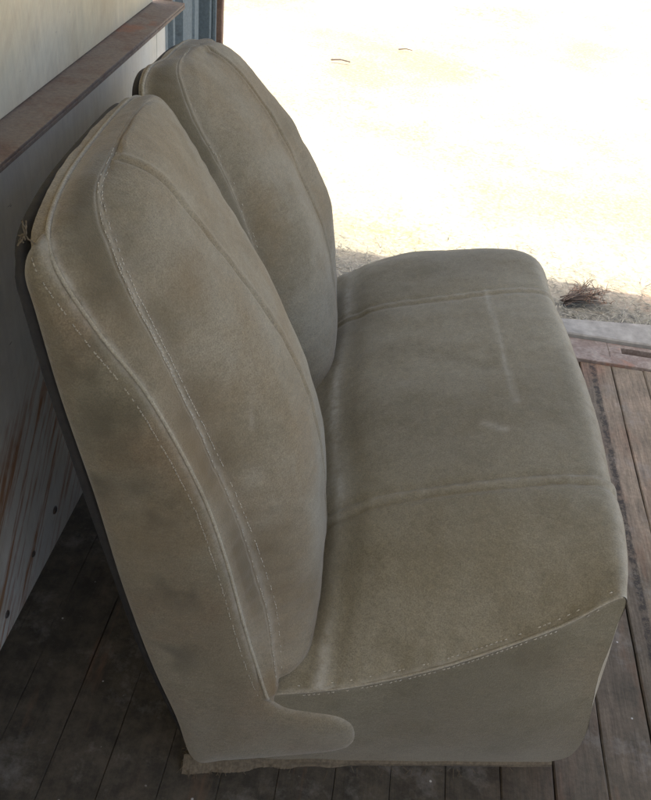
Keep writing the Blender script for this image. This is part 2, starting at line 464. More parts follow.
# ---- seat cushion
E_ = [(.00,.16),(.11,.208),(.17,.226),(.23,.248),(.31,.285),(.39,.327),(.50,.405),(.575,.470),(.586,.400),(.595,.280),(.620,.140),(.622,.05),(.590,.004)]
M_ = [(.00,.16),(.10,.30),(.165,.352),(.24,.408),(.35,.450),(.47,.478),(.55,.492),(.597,.488),(.623,.455),(.632,.380),(.628,.220),(.620,.08),(.60,.004)]
EF_ = [(.00,.18),(.11,.30),(.17,.340),(.24,.385),(.32,.422),(.40,.442),(.50,.460),(.575,.455),(.602,.405),(.612,.300),(.620,.160),(.612,.05),(.590,.004)]
T0 = [0,0,0,0,.003,.010,.018,.028,.026,.025,.032,.045,.054]
NP = 14
Es = cr([(a, b, c) for (a, b), c in zip(E_, T0)], NP); Ef = cr([(a, b, c*.6) for (a, b), c in zip(EF_, T0)], NP); Ms = cr(M_, NP)
npf = len(Es)
def tparam(j, n):   # t fraction 0..1, denser near the edges
    u = j/n; return .5-.5*math.cos(math.pi*u) if False else u
ncol = 220
rows = []
for i in range(npf):
    kf = i/NP
    bw = float(np.interp(kf, [0, 2, 4], [.29, .28, .24])) if kf < 7 else .24-.06*min(1, (kf-7)/2)
    pw = 2.3
    r = []
    for j in range(ncol+1):
        u = .5-.5*math.cos(math.pi*j/ncol)
        u = .6*u+.4*j/ncol
        t0 = Es[i][2]; t1 = W-Ef[i][2]; t = t0+(t1-t0)*u
        near = t < W/2; d = (t-t0)/bw if near else (t1-t)/.11
        pq = float(np.interp(kf, [0, 2, 3.5, 5], [1.0, 1.05, 1.7, 2.3])) if near else 2.6
        w = 1-(1-min(1, d))**pq; Q = Es if near else Ef
        s = Q[i][0]+(Ms[i][0]-Q[i][0])*w; z = Q[i][1]+(Ms[i][1]-Q[i][1])*w
        r.append((s, t, z))
    rows.append(r)
verts = [p for r in rows for p in r]; nc = ncol+1
faces = [(i*nc+j, i*nc+j+1, (i+1)*nc+j+1, (i+1)*nc+j) for i in range(npf-1) for j in range(ncol)]
cush = mesh_obj('seat_cushion', verts, faces, M['fabric_seat'], seat)
me = cush.data
co = coords(cush); nr = np.empty(len(co)*3, np.float32); me.vertices.foreach_get('normal', nr); nr = nr.reshape(-1, 3).astype(float)
P1, P2 = .240, .820
kk = np.repeat(np.arange(npf)/NP, nc)
fade = np.clip((kk-.5)/1, 0, 1)*np.clip((10-kk)/2, 0, 1)
disp = np.zeros(len(co)); onseat_ = (kk < 6.5)
def pleat(co, c, bend): return co[:, 1]-(c+bend)
for c, am in ((P1, 1.6), (P2, 1.0)):
    q = co[:, 1]-c-.004*np.sin(co[:, 0]*14)
    disp += am*fade*(.0030*np.exp(-(q/.0045)**2)-.0016*np.exp(-((q-.010)/.006)**2)-.0026*np.exp(-((q+.010)/.006)**2)-.003*np.exp(-(q/.05)**2))
mid = np.clip((co[:, 1]-P1)/(P2-P1), 0, 1)
disp += fade*.006*np.sin(math.pi*mid)
disp += np.array([.005*nz(*p, 5)+.0022*nz(*p, 14, 3)+.0008*nz(*p, 40, 5) for p in co])
# small gathers where the top is pulled into the near seam and beside the pleats, and a soft hollow where people sat
dn_ = np.clip(co[:, 1]-np.repeat(Es[:, 2], nc), 0, 1)
disp += (kk < 7)*.0011*np.sin(co[:, 0]*230+6*np.array([nz(p[0], p[1], 0, 9, 71) for p in co]))*np.exp(-(dn_/.022)**2)*np.clip(dn_/.004, 0, 1)
for c in (P1, P2):
    disp += fade*.0007*np.sin(co[:, 0]*190+5*np.array([nz(p[0], p[1], 0, 11, 73) for p in co]))*np.exp(-(np.abs(co[:, 1]-c)/.016)**2)
for (a_, b_) in ((.36, .36), (.37, .66)):
    disp -= onseat_*.006*np.exp(-((co[:, 0]-a_)**2/.012+(co[:, 1]-b_)**2/.016))
# long fold pressed along the cushion in front of the backs, and a shallow one near the front
fl1 = co[:, 0]-(.184+.006*np.sin(co[:, 1]*9)); onseat = (kk < 6)
disp += onseat*.003*np.exp(-(fl1/.012)**2) - onseat*.002*np.exp(-((fl1-.024)/.014)**2)
co2 = co+nr*disp[:, None]*np.where(nr[:, 2:3].sum() > 0, 1, 1)
# make sure normals point out
if (nr[np.abs(kk-4) < .5][:, 2]).mean() < 0: co2 = co-nr*disp[:, None]
me.vertices.foreach_set('co', co2.astype(np.float32).ravel()); me.update()
wear = .95*np.exp(-(fl1/.009)**2)*onseat*np.clip(np.array([.75+1.4*nz(p[0], p[1], 0, 7, 8) for p in co]), .15, 1)
d2, _ = seg_dist(co, (.470, .83, .48), (.481, .43, .48)); wear = np.maximum(wear, .42*np.exp(-(d2/.0045)**2))
d2, _ = seg_dist(co, (.42, .38, .47), (.455, .36, .475)); wear = np.maximum(wear, .42*np.exp(-(d2/.006)**2))
for c in (P1, P2): wear = np.maximum(wear, fade*.30*np.exp(-((co[:, 1]-c-.004*np.sin(co[:, 0]*14))/.0035)**2))
wear = np.maximum(wear, .28*np.exp(-((kk-7.2)/.35)**2))
wear = np.maximum(wear, .5*np.exp(-((co[:, 1]-np.repeat(Es[:, 2], nc))/.004)**2))
set_attr(cush, 'wear', wear); set_attr(cush, 'rust', np.zeros(len(co)))
set_attr(cush, 'dirt', .35*np.clip(np.array([nz(*p, 3.2, 11)*2.5 for p in co]), 0, 1))

def side_surface(u, v, Es=Es):
    """near side of the seat cushion: u along, v from seam (0) down to the floor (1)"""
    kf = 7*u; i = min(int(kf*NP), 7*NP); top = np.array([np.interp(kf*NP, np.arange(npf), Es[:, c]) for c in (0, 2, 1)])
    sb = .02+.57*u; bot = np.array([sb, .054*max(0, sb)/.59, .004])
    kfr = 7+5*v; fr = np.array([np.interp(kfr*NP, np.arange(npf), Es[:, c]) for c in (0, 2, 1)])
    e7 = np.array([Es[7*NP][0], Es[7*NP][2], Es[7*NP][1]]); e12 = np.array([Es[-1][0], Es[-1][2], Es[-1][1]])
    p = top*(1-v)+bot*v+u**3*(fr-(e7*(1-v)+e12*v))
    p[1] += -.006*math.sin(math.pi*v)*math.sin(math.pi*min(1, u*1.0))
    return p
for far in (False, True):
    nu, nv = 90, 40; vs = []
    for j in range(nv+1):
        for i in range(nu+1):
            p = side_surface(i/nu, j/nv, Ef if far else Es)
            wv = math.sin(math.pi*i/nu)*math.sin(math.pi*j/nv)
            p[1] += wv*(.004*nz(*p, 7, 2)+.0015*nz(*p, 22, 4))
            if far: p[1] = W-p[1]
            vs.append(p)
    fs = [(j*(nu+1)+i, j*(nu+1)+i+1, (j+1)*(nu+1)+i+1, (j+1)*(nu+1)+i) for j in range(nv) for i in range(nu)]
    o = mesh_obj('cushion_side', vs, fs, M['fabric_end_shaded'], seat)
    c_ = coords(o)
    d_ = np.clip((.05-c_[:, 2])/.05, 0, 1)
    set_attr(o, 'wear', .3*np.repeat([math.exp(-(j/1.2)**2) for j in range(nv+1)], nu+1)); set_attr(o, 'rust', d_*.5)
    set_attr(o, 'dirt', .4*np.clip(np.array([.3+nz(*p, 5, 13)*2 for p in c_]), 0, 1))

def dashes(mb, line, nrm, length=.0042, gap=.0032, r=.00075, skip=.0, rng=random.Random(1), dens=None):
    line = np.asarray(line); d = np.r_[0, np.cumsum(np.linalg.norm(np.diff(line, axis=0), axis=1))]
    x = 0
    at = lambda q: np.array([np.interp(q, d, line[:, c]) for c in range(3)])
    nm = lambda q: np.array([np.interp(q, d, nrm[:, c]) for c in range(3)])
    while x+length < d[-1]:
        f = x/d[-1]
        if rng.random() > (skip if dens is None else 1-dens(f)):
            jit = np.array([rng.uniform(-.0005, .0005) for _ in range(3)])
            a, c = at(x)+jit, at(x+length)+jit*rng.random(); m_ = (a+c)/2; n_ = nm(x)
            mb.tube([a-n_*.0003, m_+n_*r*.8, c-n_*.0003], r, 5)
        x += length+gap

# seam of the seat's near side: welt and double stitching
seam = np.array([[e[0], e[2], e[1]] for e in Es[:7*NP+1]])
sn = np.tile(np.array([[.0, -.55, .83]]), (len(seam), 1))
mb = MB(); mb.tube([tuple(p+np.array([0, -.0005, .0005])) for p in seam[10:]], .0019, 6)
wl = mb.build('seam_welt', M['fabric_welt'], cush)
mb = MB(); dd = lambda f: .25+.7*math.exp(-((f-.55)/.28)**2)
dashes(mb, seam[14:]+np.array([-.002, .007, .0055]), sn[14:], dens=dd, rng=random.Random(2), r=.0007)
dashes(mb, seam[14:]+np.array([.001, -.001, -.0065]), np.tile(np.array([[0, -1., 0.1]]), (len(seam)-14, 1)), dens=dd, rng=random.Random(3), r=.0007)
mb.build('stitching', M['thread'], cush)

# ---- backrests: a lofted cushion from the back edge over welt seam, border and stitched seam to the face
R1 = [(.118,.000,.185),(.090,0,.270),(.066,0,.365),(.036,0,.500),(.002,0,.617),(-.055,0,.748),(-.106,0,.828),(-.143,.003,.891),(-.158,.018,.922),(-.165,.06,.936),(-.169,.14,.943),(-.170,.25,.941),
      (-.170,.36,.935),(-.169,.43,.929),(-.166,.475,.920),(-.158,.505,.903),(-.143,.52,.873),(-.106,.525,.828),(-.055,.525,.748),(.002,.525,.617),(.036,.525,.500),(.066,.525,.365),(.090,.525,.270),(.118,.525,.185),
      (.118,.38,.170),(.118,.15,.170)]
R2 = [(.122,.012,.228),(.112,.022,.285),(.096,.042,.370),(.056,.050,.503),(.006,.050,.639),(-.040,.048,.755),(-.080,.046,.858),(-.100,.060,.903),(-.117,.083,.934),(-.127,.118,.947),(-.131,.180,.948),(-.135,.26,.950),
      (-.136,.33,.950),(-.134,.40,.944),(-.127,.445,.932),(-.115,.468,.910),(-.095,.478,.870),(-.062,.480,.812),(-.035,.480,.755),(.008,.480,.639),(.056,.480,.503),(.100,.480,.368),(.118,.490,.285),(.120,.510,.236),
      (.124,.38,.212),(.124,.15,.212)]
NS = 4
CEN = np.array([-.02, .2625, .5])
C_NEAR = [(.170,.242),(.172,.310),(.170,.385),(.150,.520),(.104,.650),(.050,.748),(.004,.804),(-.040,.867),(-.066,.908),(-.088,.928),(-.108,.939),(-.124,.944)]
T_NEAR = [.225,.225,.225,.225,.225,.225,.225,.220,.212,.204,.196,.188]
T_FAR = [.262,.262,.262,.262,.262,.262,.262,.262,.260,.255,.250,.245]
C_FAR = [(.162,.245),(.168,.300),(.168,.365),(.158,.455),(.127,.562),(.080,.671),(.035,.758),(-.018,.844),(-.060,.884),(-.085,.898),(-.103,.905),(-.116,.908)]
def back_s(z): return -float(np.interp(z, [0, .27, .58, .76, .90, 1.0], [0, .067, .127, .160, .180, .196]))
class Loft:
    def __init__(L, Cc, ct, zr, ex_out, bulge):
        L.zr = zr; L.ex_out = ex_out; L.bulge = bulge
        sc = np.array([1, 1, zr])
        q1 = np.array(R1); q2 = np.array(R2)
        if zr < 1: q1[13:18] = [(-.174,.45,.938),(-.176,.495,.932),(-.174,.517,.916),(-.166,.523,.888),(-.122,.525,.835)]
        for q in (q1, q2):
            k = np.clip((q[:, 2]-.3)/.5, 0, 1); q[:, 2] *= 1-(1-zr)*k
        L.A1 = cr(q1, NS, True); L.A2 = cr(q2, NS, True)
        c_up = list(cr([(s, t_, z) for (s, z), t_ in zip(Cc, ct)], NS)); L.prof = np.array(c_up); L.ct = ct = ct[0]
        A5 = c_up[:-1]+[c_up[-1]]*NS+c_up[:0:-1]+[c_up[0]]*(3*NS)
        L.A5 = np.array(A5[:26*NS])
        A0 = []
        for p in L.A1:
            z = p[2]+.012; s = min(back_s(z), p[0]-.008)
            A0.append((s, p[1], z if z < .9*zr else p[2]+.002))
        L.A0 = np.array(A0); L.A0[:, 1] = np.clip(L.A0[:, 1], .002, .523)
    def ring(L, rho):
        A0, A1, A2, A5 = L.A0, L.A1, L.A2, L.A5
        if rho <= 1: return A0*(1-rho)+A1*rho
        if rho <= 2:
            u = rho-1; p = A1*(1-u)+A2*u
            d = np.linalg.norm(A2-A1, axis=1, keepdims=True)
            o = p-CEN; o[:, 0] = 0; o /= np.linalg.norm(o, axis=1, keepdims=True)+1e-9
            o = o*.75+np.array([.66, 0, 0])
            return p+o*(d*.13*math.sin(math.pi*u))
        u = rho-2
        ex = np.interp(A2[:, 2], [.25, .4, .5, .8, .93], [8, 5, 3.2, 2.15, 1.8])
        outer = A2[:, 1] < L.ct
        ex = np.where(outer, ex*L.ex_out, ex)
        w = 1-(1-u)**ex
        p = A2+(A5-A2)*u
        p[:, 0] = A2[:, 0]+(A5[:, 0]-A2[:, 0])*w
        hi = np.clip((A2[:, 2]-.42)/.44, 0, 1); hi = hi*hi*(3-2*hi)
        bl = L.bulge*hi*math.sin(math.pi*u)*outer
        zt = np.clip((A2[:, 2]-.80)/.1, 0, 1)
        p[:, 2] += zt*.012*math.sin(math.pi*u)+bl*.75
        p[:, 0] += bl*.6
        return p
rhos = [0,.45,.85,1.0,1.12,1.4,1.7,1.92,2.0,2.06,2.16,2.3,2.45,2.6,2.75,2.88,3.0]
nph = 26*NS

CR_X = [-.135, -.11, -.09, -.065, -.04, 0, .05]; CR_N = [.172, .180, .189, .200, .210, .220, .225]; CR_F = [.243, .248, .253, .258, .261, .262, .262]
def far_drop(y, z): return z-.070*min(1, max(0, (y-.60)/.44))**1.2*min(1, max(0, (z-.6)/.25))

def build_back(mirror, seed, L, dz=0, ds=0, dt=0, zs=1.0):
    ring = L.ring; CT = L.ct; cen = CEN
    bm = bmesh.new(); lay = bm.verts.layers.float.new('rho')
    grid_ = []
    for r_ in rhos:
        P = ring(r_); row = []
        for p in P:
            v = bm.verts.new(p); v[lay] = r_; row.append(v)
        grid_.append(row)
    for a, c in zip(grid_[:-1], grid_[1:]):
        for i in range(nph):
            bm.faces.new((a[i], a[(i+1) % nph], c[(i+1) % nph], c[i]))
    bm.faces.new(grid_[0][::-1])
    bmesh.ops.remove_doubles(bm, verts=bm.verts, dist=2e-5)
    for it in range(30):      # relax the crown so the loft has no pinches
        zc = .74 if it < 5 else (.82 if it < 14 else .865)
        vs = [v for v in bm.verts if v[lay] > 2.03 and v.co.z > zc*L.zr]
        bmesh.ops.smooth_vert(bm, verts=vs, factor=.5, use_axis_x=True, use_axis_y=True, use_axis_z=True)
    bmesh.ops.recalc_face_normals(bm, faces=bm.faces)
    tm = bpy.data.meshes.new('tmp'); bm.to_mesh(tm); bm.free()
    to = bpy.data.objects.new('tmp', tm); COL.objects.link(to)
    sd = to.modifiers.new('s', 'SUBSURF'); sd.levels = 3; sd.render_levels = 3
    dg = bpy.context.evaluated_depsgraph_get(); dg.update()
    em = bpy.data.meshes.new_from_object(to.evaluated_get(dg)); bpy.data.objects.remove(to)
    bm = bmesh.new(); bm.from_mesh(em); lay = bm.verts.layers.float['rho']
    bmesh.ops.recalc_face_normals(bm, faces=bm.faces)
    bm.normal_update()
    dsp = {}
    for v in bm.verts:
        p = v.co; r_ = v[lay]; d = 0
        face = min(1, max(0, (r_-2.05)/.25))
        if r_ > 2:
            q = p.y-float(np.interp(p.x, *((CR_X, CR_N) if not mirror else (CR_X, CR_F))))
            if p.x < -.135: q = 1
            d += face*(-.0042*math.exp(-(q/.0030)**2)+.0020*math.exp(-((q-.010)/.006)**2)+.0008*math.exp(-((q+.010)/.006)**2))
        d += (.0055*nz(p.x, p.y, p.z, 5.5, seed)+.0022*nz(p.x, p.y, p.z, 16, seed+1)+.0007*nz(p.x, p.y, p.z, 45, seed+2))*min(1, max(.15, abs(r_-1)*3))*(.5+.5*min(1, abs(r_-2)*4))
        for rc, dep, wd in ((1.0, .0008, .04), (2.0, .0018, .04), (1.87, .0009, .03)):
            d -= dep*math.exp(-((r_-rc)/wd)**2)
        if 1.1 < r_ < 1.95:   # puckers along the border
            d += .0009*math.sin(p.z*210+2*nz(p.x, p.y, p.z, 20))*math.sin(math.pi*(r_-1))
        if 2.0 < r_ < 2.5:   # gathers running into the stitched seam
            d += .0011*math.sin(p.z*170+p.y*60+4*nz(p.x, p.y, p.z, 9, 81))*math.exp(-((r_-2.12)/.13)**2)
        dsp[v] = d
    for v, d in dsp.items(): v.co = v.co+v.normal*d
    rh = {v.index: v[lay] for v in bm.verts}
    bm.verts.index_update()
    rl = [v[lay] for v in bm.verts]
    if mirror:
        for v in bm.verts: v.co.y = W-v.co.y
        bmesh.ops.reverse_faces(bm, faces=bm.faces)
    for v in bm.verts:
        v.co.x += ds; v.co.z = v.co.z*zs+dz; v.co.y += dt
        if mirror: v.co.z = far_drop(v.co.y, v.co.z)
    from mathutils.bvhtree import BVHTree
    bm.normal_update(); bvh = BVHTree.FromBMesh(bm)
    def stick_to(P):
        q = []; nn_ = []
        for p in P:
            h = bvh.find_nearest(Vector(p)); q.append(h[0]); nn_.append(h[1])
        return np.array(q), np.array(nn_)
    o = bm_obj('backrest', bm, M['fabric'], seat)
    c = coords(o); rl = np.array(rl)
    lt = c[:, 1] if not mirror else W-c[:, 1]
    up = c[:, 2]
    wear = (.2+.35*np.exp(-((up-.76)/.12)**2)*(lt < .2))*np.exp(-((rl-1.97)/.05)**2)+.6*np.exp(-((rl-1.03)/.05)**2)*(up > .1)
    wear = np.maximum(wear, .22*np.exp(-((rl-1.84)/.04)**2))
    if not mirror:
        d, _ = seg_dist(c, (.055, .10, .70), (.05, .09, .60)); wear = np.maximum(wear, .3*np.exp(-(d/.004)**2))
        d, _ = seg_dist(c, (.08, .20, .66), (.055, .14, .56)); wear = np.maximum(wear, .28*np.exp(-(d/.006)**2))
    else:
        d, _ = seg_dist(c, (.06, .86, .72), (.02, .70, .72)); wear = np.maximum(wear, .2*np.exp(-(d/.006)**2))
        d, _ = seg_dist(c, (-.05, .58, .80), (.05, .58, .62)); wear = np.maximum(wear, .25*np.exp(-(d/.004)**2))
    bord = np.exp(-((rl-1.6)/.45)**2)
    nn = np.array([nz(*p, 6, 21) for p in c])
    rust = np.clip(bord*(.9+1.5*nn)*np.clip((.93-up)*6, 0, 1)*(lt < .15), 0, 1)*.85
    dirt = np.clip(1.0*bord*((.30 if not mirror else 1.0)+1.6*np.array([nz(*p, 4, 31) for p in c])), 0, .8)
    if not mirror:
        d = np.linalg.norm(c-np.array([-.045, .12, .83]), axis=1); rust = np.maximum(rust, .55*np.exp(-(d/.045)**2))
        d = np.linalg.norm(c-np.array([-.11, .02, .87]), axis=1); dirt = np.maximum(dirt, .75*np.exp(-(d/.028)**2))
        for q_, r_q, a_q in (((-.075, .04, .80), .05, .6), ((-.02, .05, .72), .05, .55), ((.02, .05, .62), .05, .45), ((.075, .05, .45), .05, .4), ((-.10, .06, .90), .05, .4)):
            d = np.linalg.norm(c-np.array(q_), axis=1); dirt = np.maximum(dirt, a_q*np.exp(-(d/r_q)**2)*np.clip(.8+1.8*nn, 0, 1.2))
        d = np.linalg.norm((c-np.array([.13, .05, .36]))*np.array([1, 1, .5]), axis=1); rust = np.maximum(rust, .5*np.exp(-(d/.07)**2))
    set_attr(o, 'wear', wear); set_attr(o, 'rust', rust); set_attr(o, 'dirt', dirt)
    def tr(P):
        P = np.array(P, float)
        if mirror: P[:, 1] = W-P[:, 1]
        P[:, 0] += ds; P[:, 2] = P[:, 2]*zs+dz; P[:, 1] += dt
        if mirror: P[:, 2] = [far_drop(a, b) for a, b in zip(P[:, 1], P[:, 2])]
        return P
    # welt along seam 1, stitching beside seam 2 (visible arcs)
    def fine(P):
        P = cr(np.asarray(P)[:23*NS+1], 4)[6:-6]; return P
    P1_, n1_ = stick_to(tr(fine(ring(1.0))))
    mb = MB(); mb.tube([tuple(p) for p in P1_+n1_*.0013], .0025, 7)
    mb.build('seam_welt', M['fabric_welt'], o)
    mb = MB(); rng = random.Random(seed)
    for rr_ in (1.90, 2.022, 1.975):
        P_, n_ = stick_to(tr(fine(ring(rr_))))
        def dn(f, rr_=rr_):
            if mirror: return .10
            g_ = math.exp(-((f-.31)/.05)**2)
            if rr_ == 1.975: return .5*g_
            if f > .47: return 0
            return .5+.5*math.exp(-((f-.31)/.075)**2)
        dashes(mb, P_+n_*.0004, n_, dens=dn, rng=rng, r=.00055, length=.0036, gap=.0014)
    mb.build('stitching', M['thread'], o)
    return o
L_near = Loft(C_NEAR, T_NEAR, 1.0, 1.0, 0.0); L_far = Loft(C_FAR, T_FAR, .985, 1.4, .024)
near_back = build_back(False, 3, L_near)
far_back = build_back(True, 9, L_far)

# ---- side panels with the forward foot
PIN = [(-.002,.012),(-.03,.13),(-.066,.266),(-.10,.43),(-.125,.582),(-.146,.69),(-.159,.762),(-.172,.851),(-.178,.893),(-.170,.922),(-.158,.925),
       (-.146,.893),(-.108,.828),(-.057,.748),(0,.617),(.034,.500),(.064,.365),(.088,.270),(.107,.210),(.135,.180),(.175,.172),(.215,.166),(.240,.148),(.251,.120),(.253,.085),(.240,.062),(.205,.045),(.12,.026),(.05,.014)]
outl = cr([(a, b, 0) for a, b in PIN], 6, True)[:, :2]
def panel(far):
    # polar-ish fill: concentric insets pulled toward a medial polyline
    med = np.array([(.03,.09),(.0,.2),(-.02,.33),(-.05,.48),(-.08,.60),(-.115,.72),(-.145,.82),(-.160,.88)])
    med2 = np.array([(.03,.09),(.10,.095),(.17,.105),(.215,.108)])
    def near_med(p):
        best = None
        for ML in (med, med2):
            q = cr(np.c_[ML, np.zeros(len(ML))], 10)[:, :2]
            d = np.linalg.norm(q-p, axis=1); i = d.argmin()
            if best is None or d[i] < best[0]: best = (d[i], q[i])
        return best[1]
    from mathutils.geometry import delaunay_2d_cdt
    # sample interior points
    pts = [Vector(p) for p in outl]; nb = len(pts)
    def inside(x, y):
        c = False; j = nb-1
        for i in range(nb):
            xi, yi = pts[i]; xj, yj = pts[j]
            if (yi > y) != (yj > y) and x < (xj-xi)*(y-yi)/(yj-yi)+xi: c = not c
            j = i
        return c
    st = .0055; allp = list(pts)
    ob = np.array(outl)
    for iy in range(int(.96/st)):
        for ix in range(int(.48/st)):
            x = -.20+ix*st+(iy % 2)*st/2; y = iy*st
            if inside(x, y) and np.linalg.norm(ob-[x, y], axis=1).min() > .0025: allp.append(Vector((x, y)))
    vs, es, fs, *_ = delaunay_2d_cdt(allp, [(i, (i+1) % nb) for i in range(nb)], [], 1, 1e-6)
    seg_a = ob; seg_b = np.roll(ob, -1, 0); V = []
    dl = []
    for v in vs:
        p = np.array([v.x, v.y]); ab = seg_b-seg_a
        tt = np.clip(((p-seg_a)*ab).sum(1)/(ab*ab).sum(1), 0, 1)
        d = np.linalg.norm(p-(seg_a+tt[:, None]*ab), axis=1).min(); dl.append(d)
        e = 1-math.exp(-d/.0045); b_ = min(1, d/.045)
        # leans outward above the floor, foot tapers in with the seat side
        t = -.002-.0055*e-.008*(1-(1-b_)**2)+(.05*max(0, p[0])/.25 if p[0] > 0 else 0)*max(0, 1-p[1]/.2)*.5
        t += b_*(.004*nz(p[0], p[1], 0, 8, 3)+.0016*nz(p[0], p[1], 0, 22, 5))
        zz = p[1]*(1-(1-L_far.zr)*min(1, max(0, (p[1]-.3)/.5))) if far else p[1]
        V.append((p[0], (W-t) if far else t, far_drop(W-t, zz) if far else zz))
    nV = len(V)
    F = [tuple(f) for f in fs]
    # skirt so the panel has depth
    sk = len(V)
    for i in range(nb):
        x, y, z = V[i]; V.append((x, y+(-.03 if far else .03), z))
    for i in range(nb): F.append((i, (i+1) % nb, sk+(i+1) % nb, sk+i))
    o = mesh_obj('side_panel', V, F, M['fabric_side_shaded'], seat)
    c = np.array(V); dl = np.array(dl+[0]*nb)
    fr = (c[:, 0] > np.interp(c[:, 2], [0, .6, .95], [.02, -.06, -.16]))
    wear = .3*np.exp(-(dl/.003)**2)
    wear += .12*np.clip((.25-c[:, 2])*5, 0, 1)
    nn = np.array([nz(*p, 5, 41) for p in c])
    rust = np.clip(.25+nn*1.5, 0, 1)*np.clip(1-np.abs(c[:, 2]-.5)/.45, 0, 1)*.6
    rust = np.maximum(rust, .6*np.exp(-(np.linalg.norm(c-np.array([-.165, 0, .865]), axis=1)/.02)**2))
    dirt = np.clip(.1+1.5*np.array([nz(*p, 7, 51) for p in c]), 0, 1)*.6*np.clip((c[:, 2]-.3)*3, .3, 1)
    nn2 = np.array([nz(*p, 17, 61)+.5*nz(*p, 45, 62) for p in c])
    for (s0, z0, r0) in ((-.11, .80, .04), (-.10, .72, .05), (-.06, .60, .045), (-.12, .62, .03), (-.02, .45, .05), (-.03, .30, .04)):
        dirt = np.maximum(dirt, .8*np.clip(.55+2.2*nn2, 0, 1.1)*np.exp(-(((c[:, 0]-s0)**2+(c[:, 2]-z0)**2)/r0**2)))
    set_attr(o, 'wear', np.clip(wear, 0, 1)); set_attr(o, 'rust', rust); set_attr(o, 'dirt', dirt)
    # row of top stitching that follows the welt, 11 mm inside the panel edge
    from mathutils.bvhtree import BVHTree
    bvh = BVHTree.FromPolygons([Vector(v) for v in V], F)
    edge = cr([(a, 0, b) for a, b in PIN[10:19]], 10); tg = np.gradient(edge, axis=0); tg /= np.linalg.norm(tg, axis=1, keepdims=True)
    off_ = edge+np.c_[tg[:, 2], np.zeros(len(tg)), -tg[:, 0]]*.0105
    if off_[40][0] > edge[40][0]: off_ = edge-(off_-edge)
    L_ = []; N_ = []
    for p in off_:
        y = W+.03 if far else -.04
        h = bvh.ray_cast(Vector((p[0], y, p[2])), Vector((0, -1 if far else 1, 0)))
        if h[0] is not None: L_.append(tuple(h[0])); N_.append((0, 1 if far else -1, 0))
    mb = MB(); dashes(mb, np.array(L_), np.array(N_, float), dens=lambda f: .85-.5*abs(f-.35), rng=random.Random(8), r=.0008, length=.0036, gap=.0018)
    mb.build('stitching', M['fabric_welt'], o)
    return o
panel(False); panel(True)

# ---- dark back board behind each back
def board(L, mirror, parent):
    A = L.A0; n = len(A); vs = []; fs = []
    o = A-CEN; o[:, 0] = 0; o /= np.linalg.norm(o, axis=1, keepdims=True)
    for grow, ds in ((-.004, .004), (.0035, .0), (.0035, -.008), (.000, -.0105), (-.006, -.0115)):
        for p, q in zip(A, o):
            if p[2] > .88*L.zr: grow_ = grow-.016*min(1, (p[2]-.88*L.zr)/.03)
            else: grow_ = grow
            x = p+q*grow_
            zz = max(.004, x[2] if x[2] > .22 else x[2]-(.22-x[2])*6.5); yy = (W-x[1]) if mirror else x[1]
            k_ = min(1, zz/.3)
            vs.append((back_s(zz)+ds*k_-.003*k_, yy, far_drop(yy, zz) if mirror else zz))
    for k in range(4):
        for i in range(n): fs.append((k*n+i, k*n+(i+1) % n, (k+1)*n+(i+1) % n, (k+1)*n+i))
    fs.append([4*n+i for i in range(n)])
    return mesh_obj('back_board', vs, fs, M['darkboard'], parent)
bb = board(L_near, False, near_back); board(L_far, True, far_back)

# ---- torn tuft on the back edge, grommet, frayed hem
mb = MB(); rng = random.Random(5)
for i in range(9):
    p = np.array([-.172, -.004, .94]); pts = [p]
    d = np.array([rng.uniform(-1, .4), rng.uniform(-1, .3), rng.uniform(-1, 1)])
    for k in range(5):
        d = d+np.array([rng.uniform(-.8, .8) for _ in range(3)]); p = p+d/np.linalg.norm(d)*.003; pts.append(p)
    mb.tube(pts, .0009, 4)
mb.build('torn_tuft', M['burlap'], bb)
bm = bmesh.new(); bmesh.ops.create_uvsphere(bm, u_segments=20, v_segments=10, radius=.011)
bmesh.ops.scale(bm, vec=(1, 1, .45), verts=bm.verts)
gr = bm_obj('hole_disc', bm, M['hole'], cush); gr.location = (.170, .490, .360); gr.rotation_euler = (0, rad(-35), 0)  # flattened dark ball standing in for a round hole

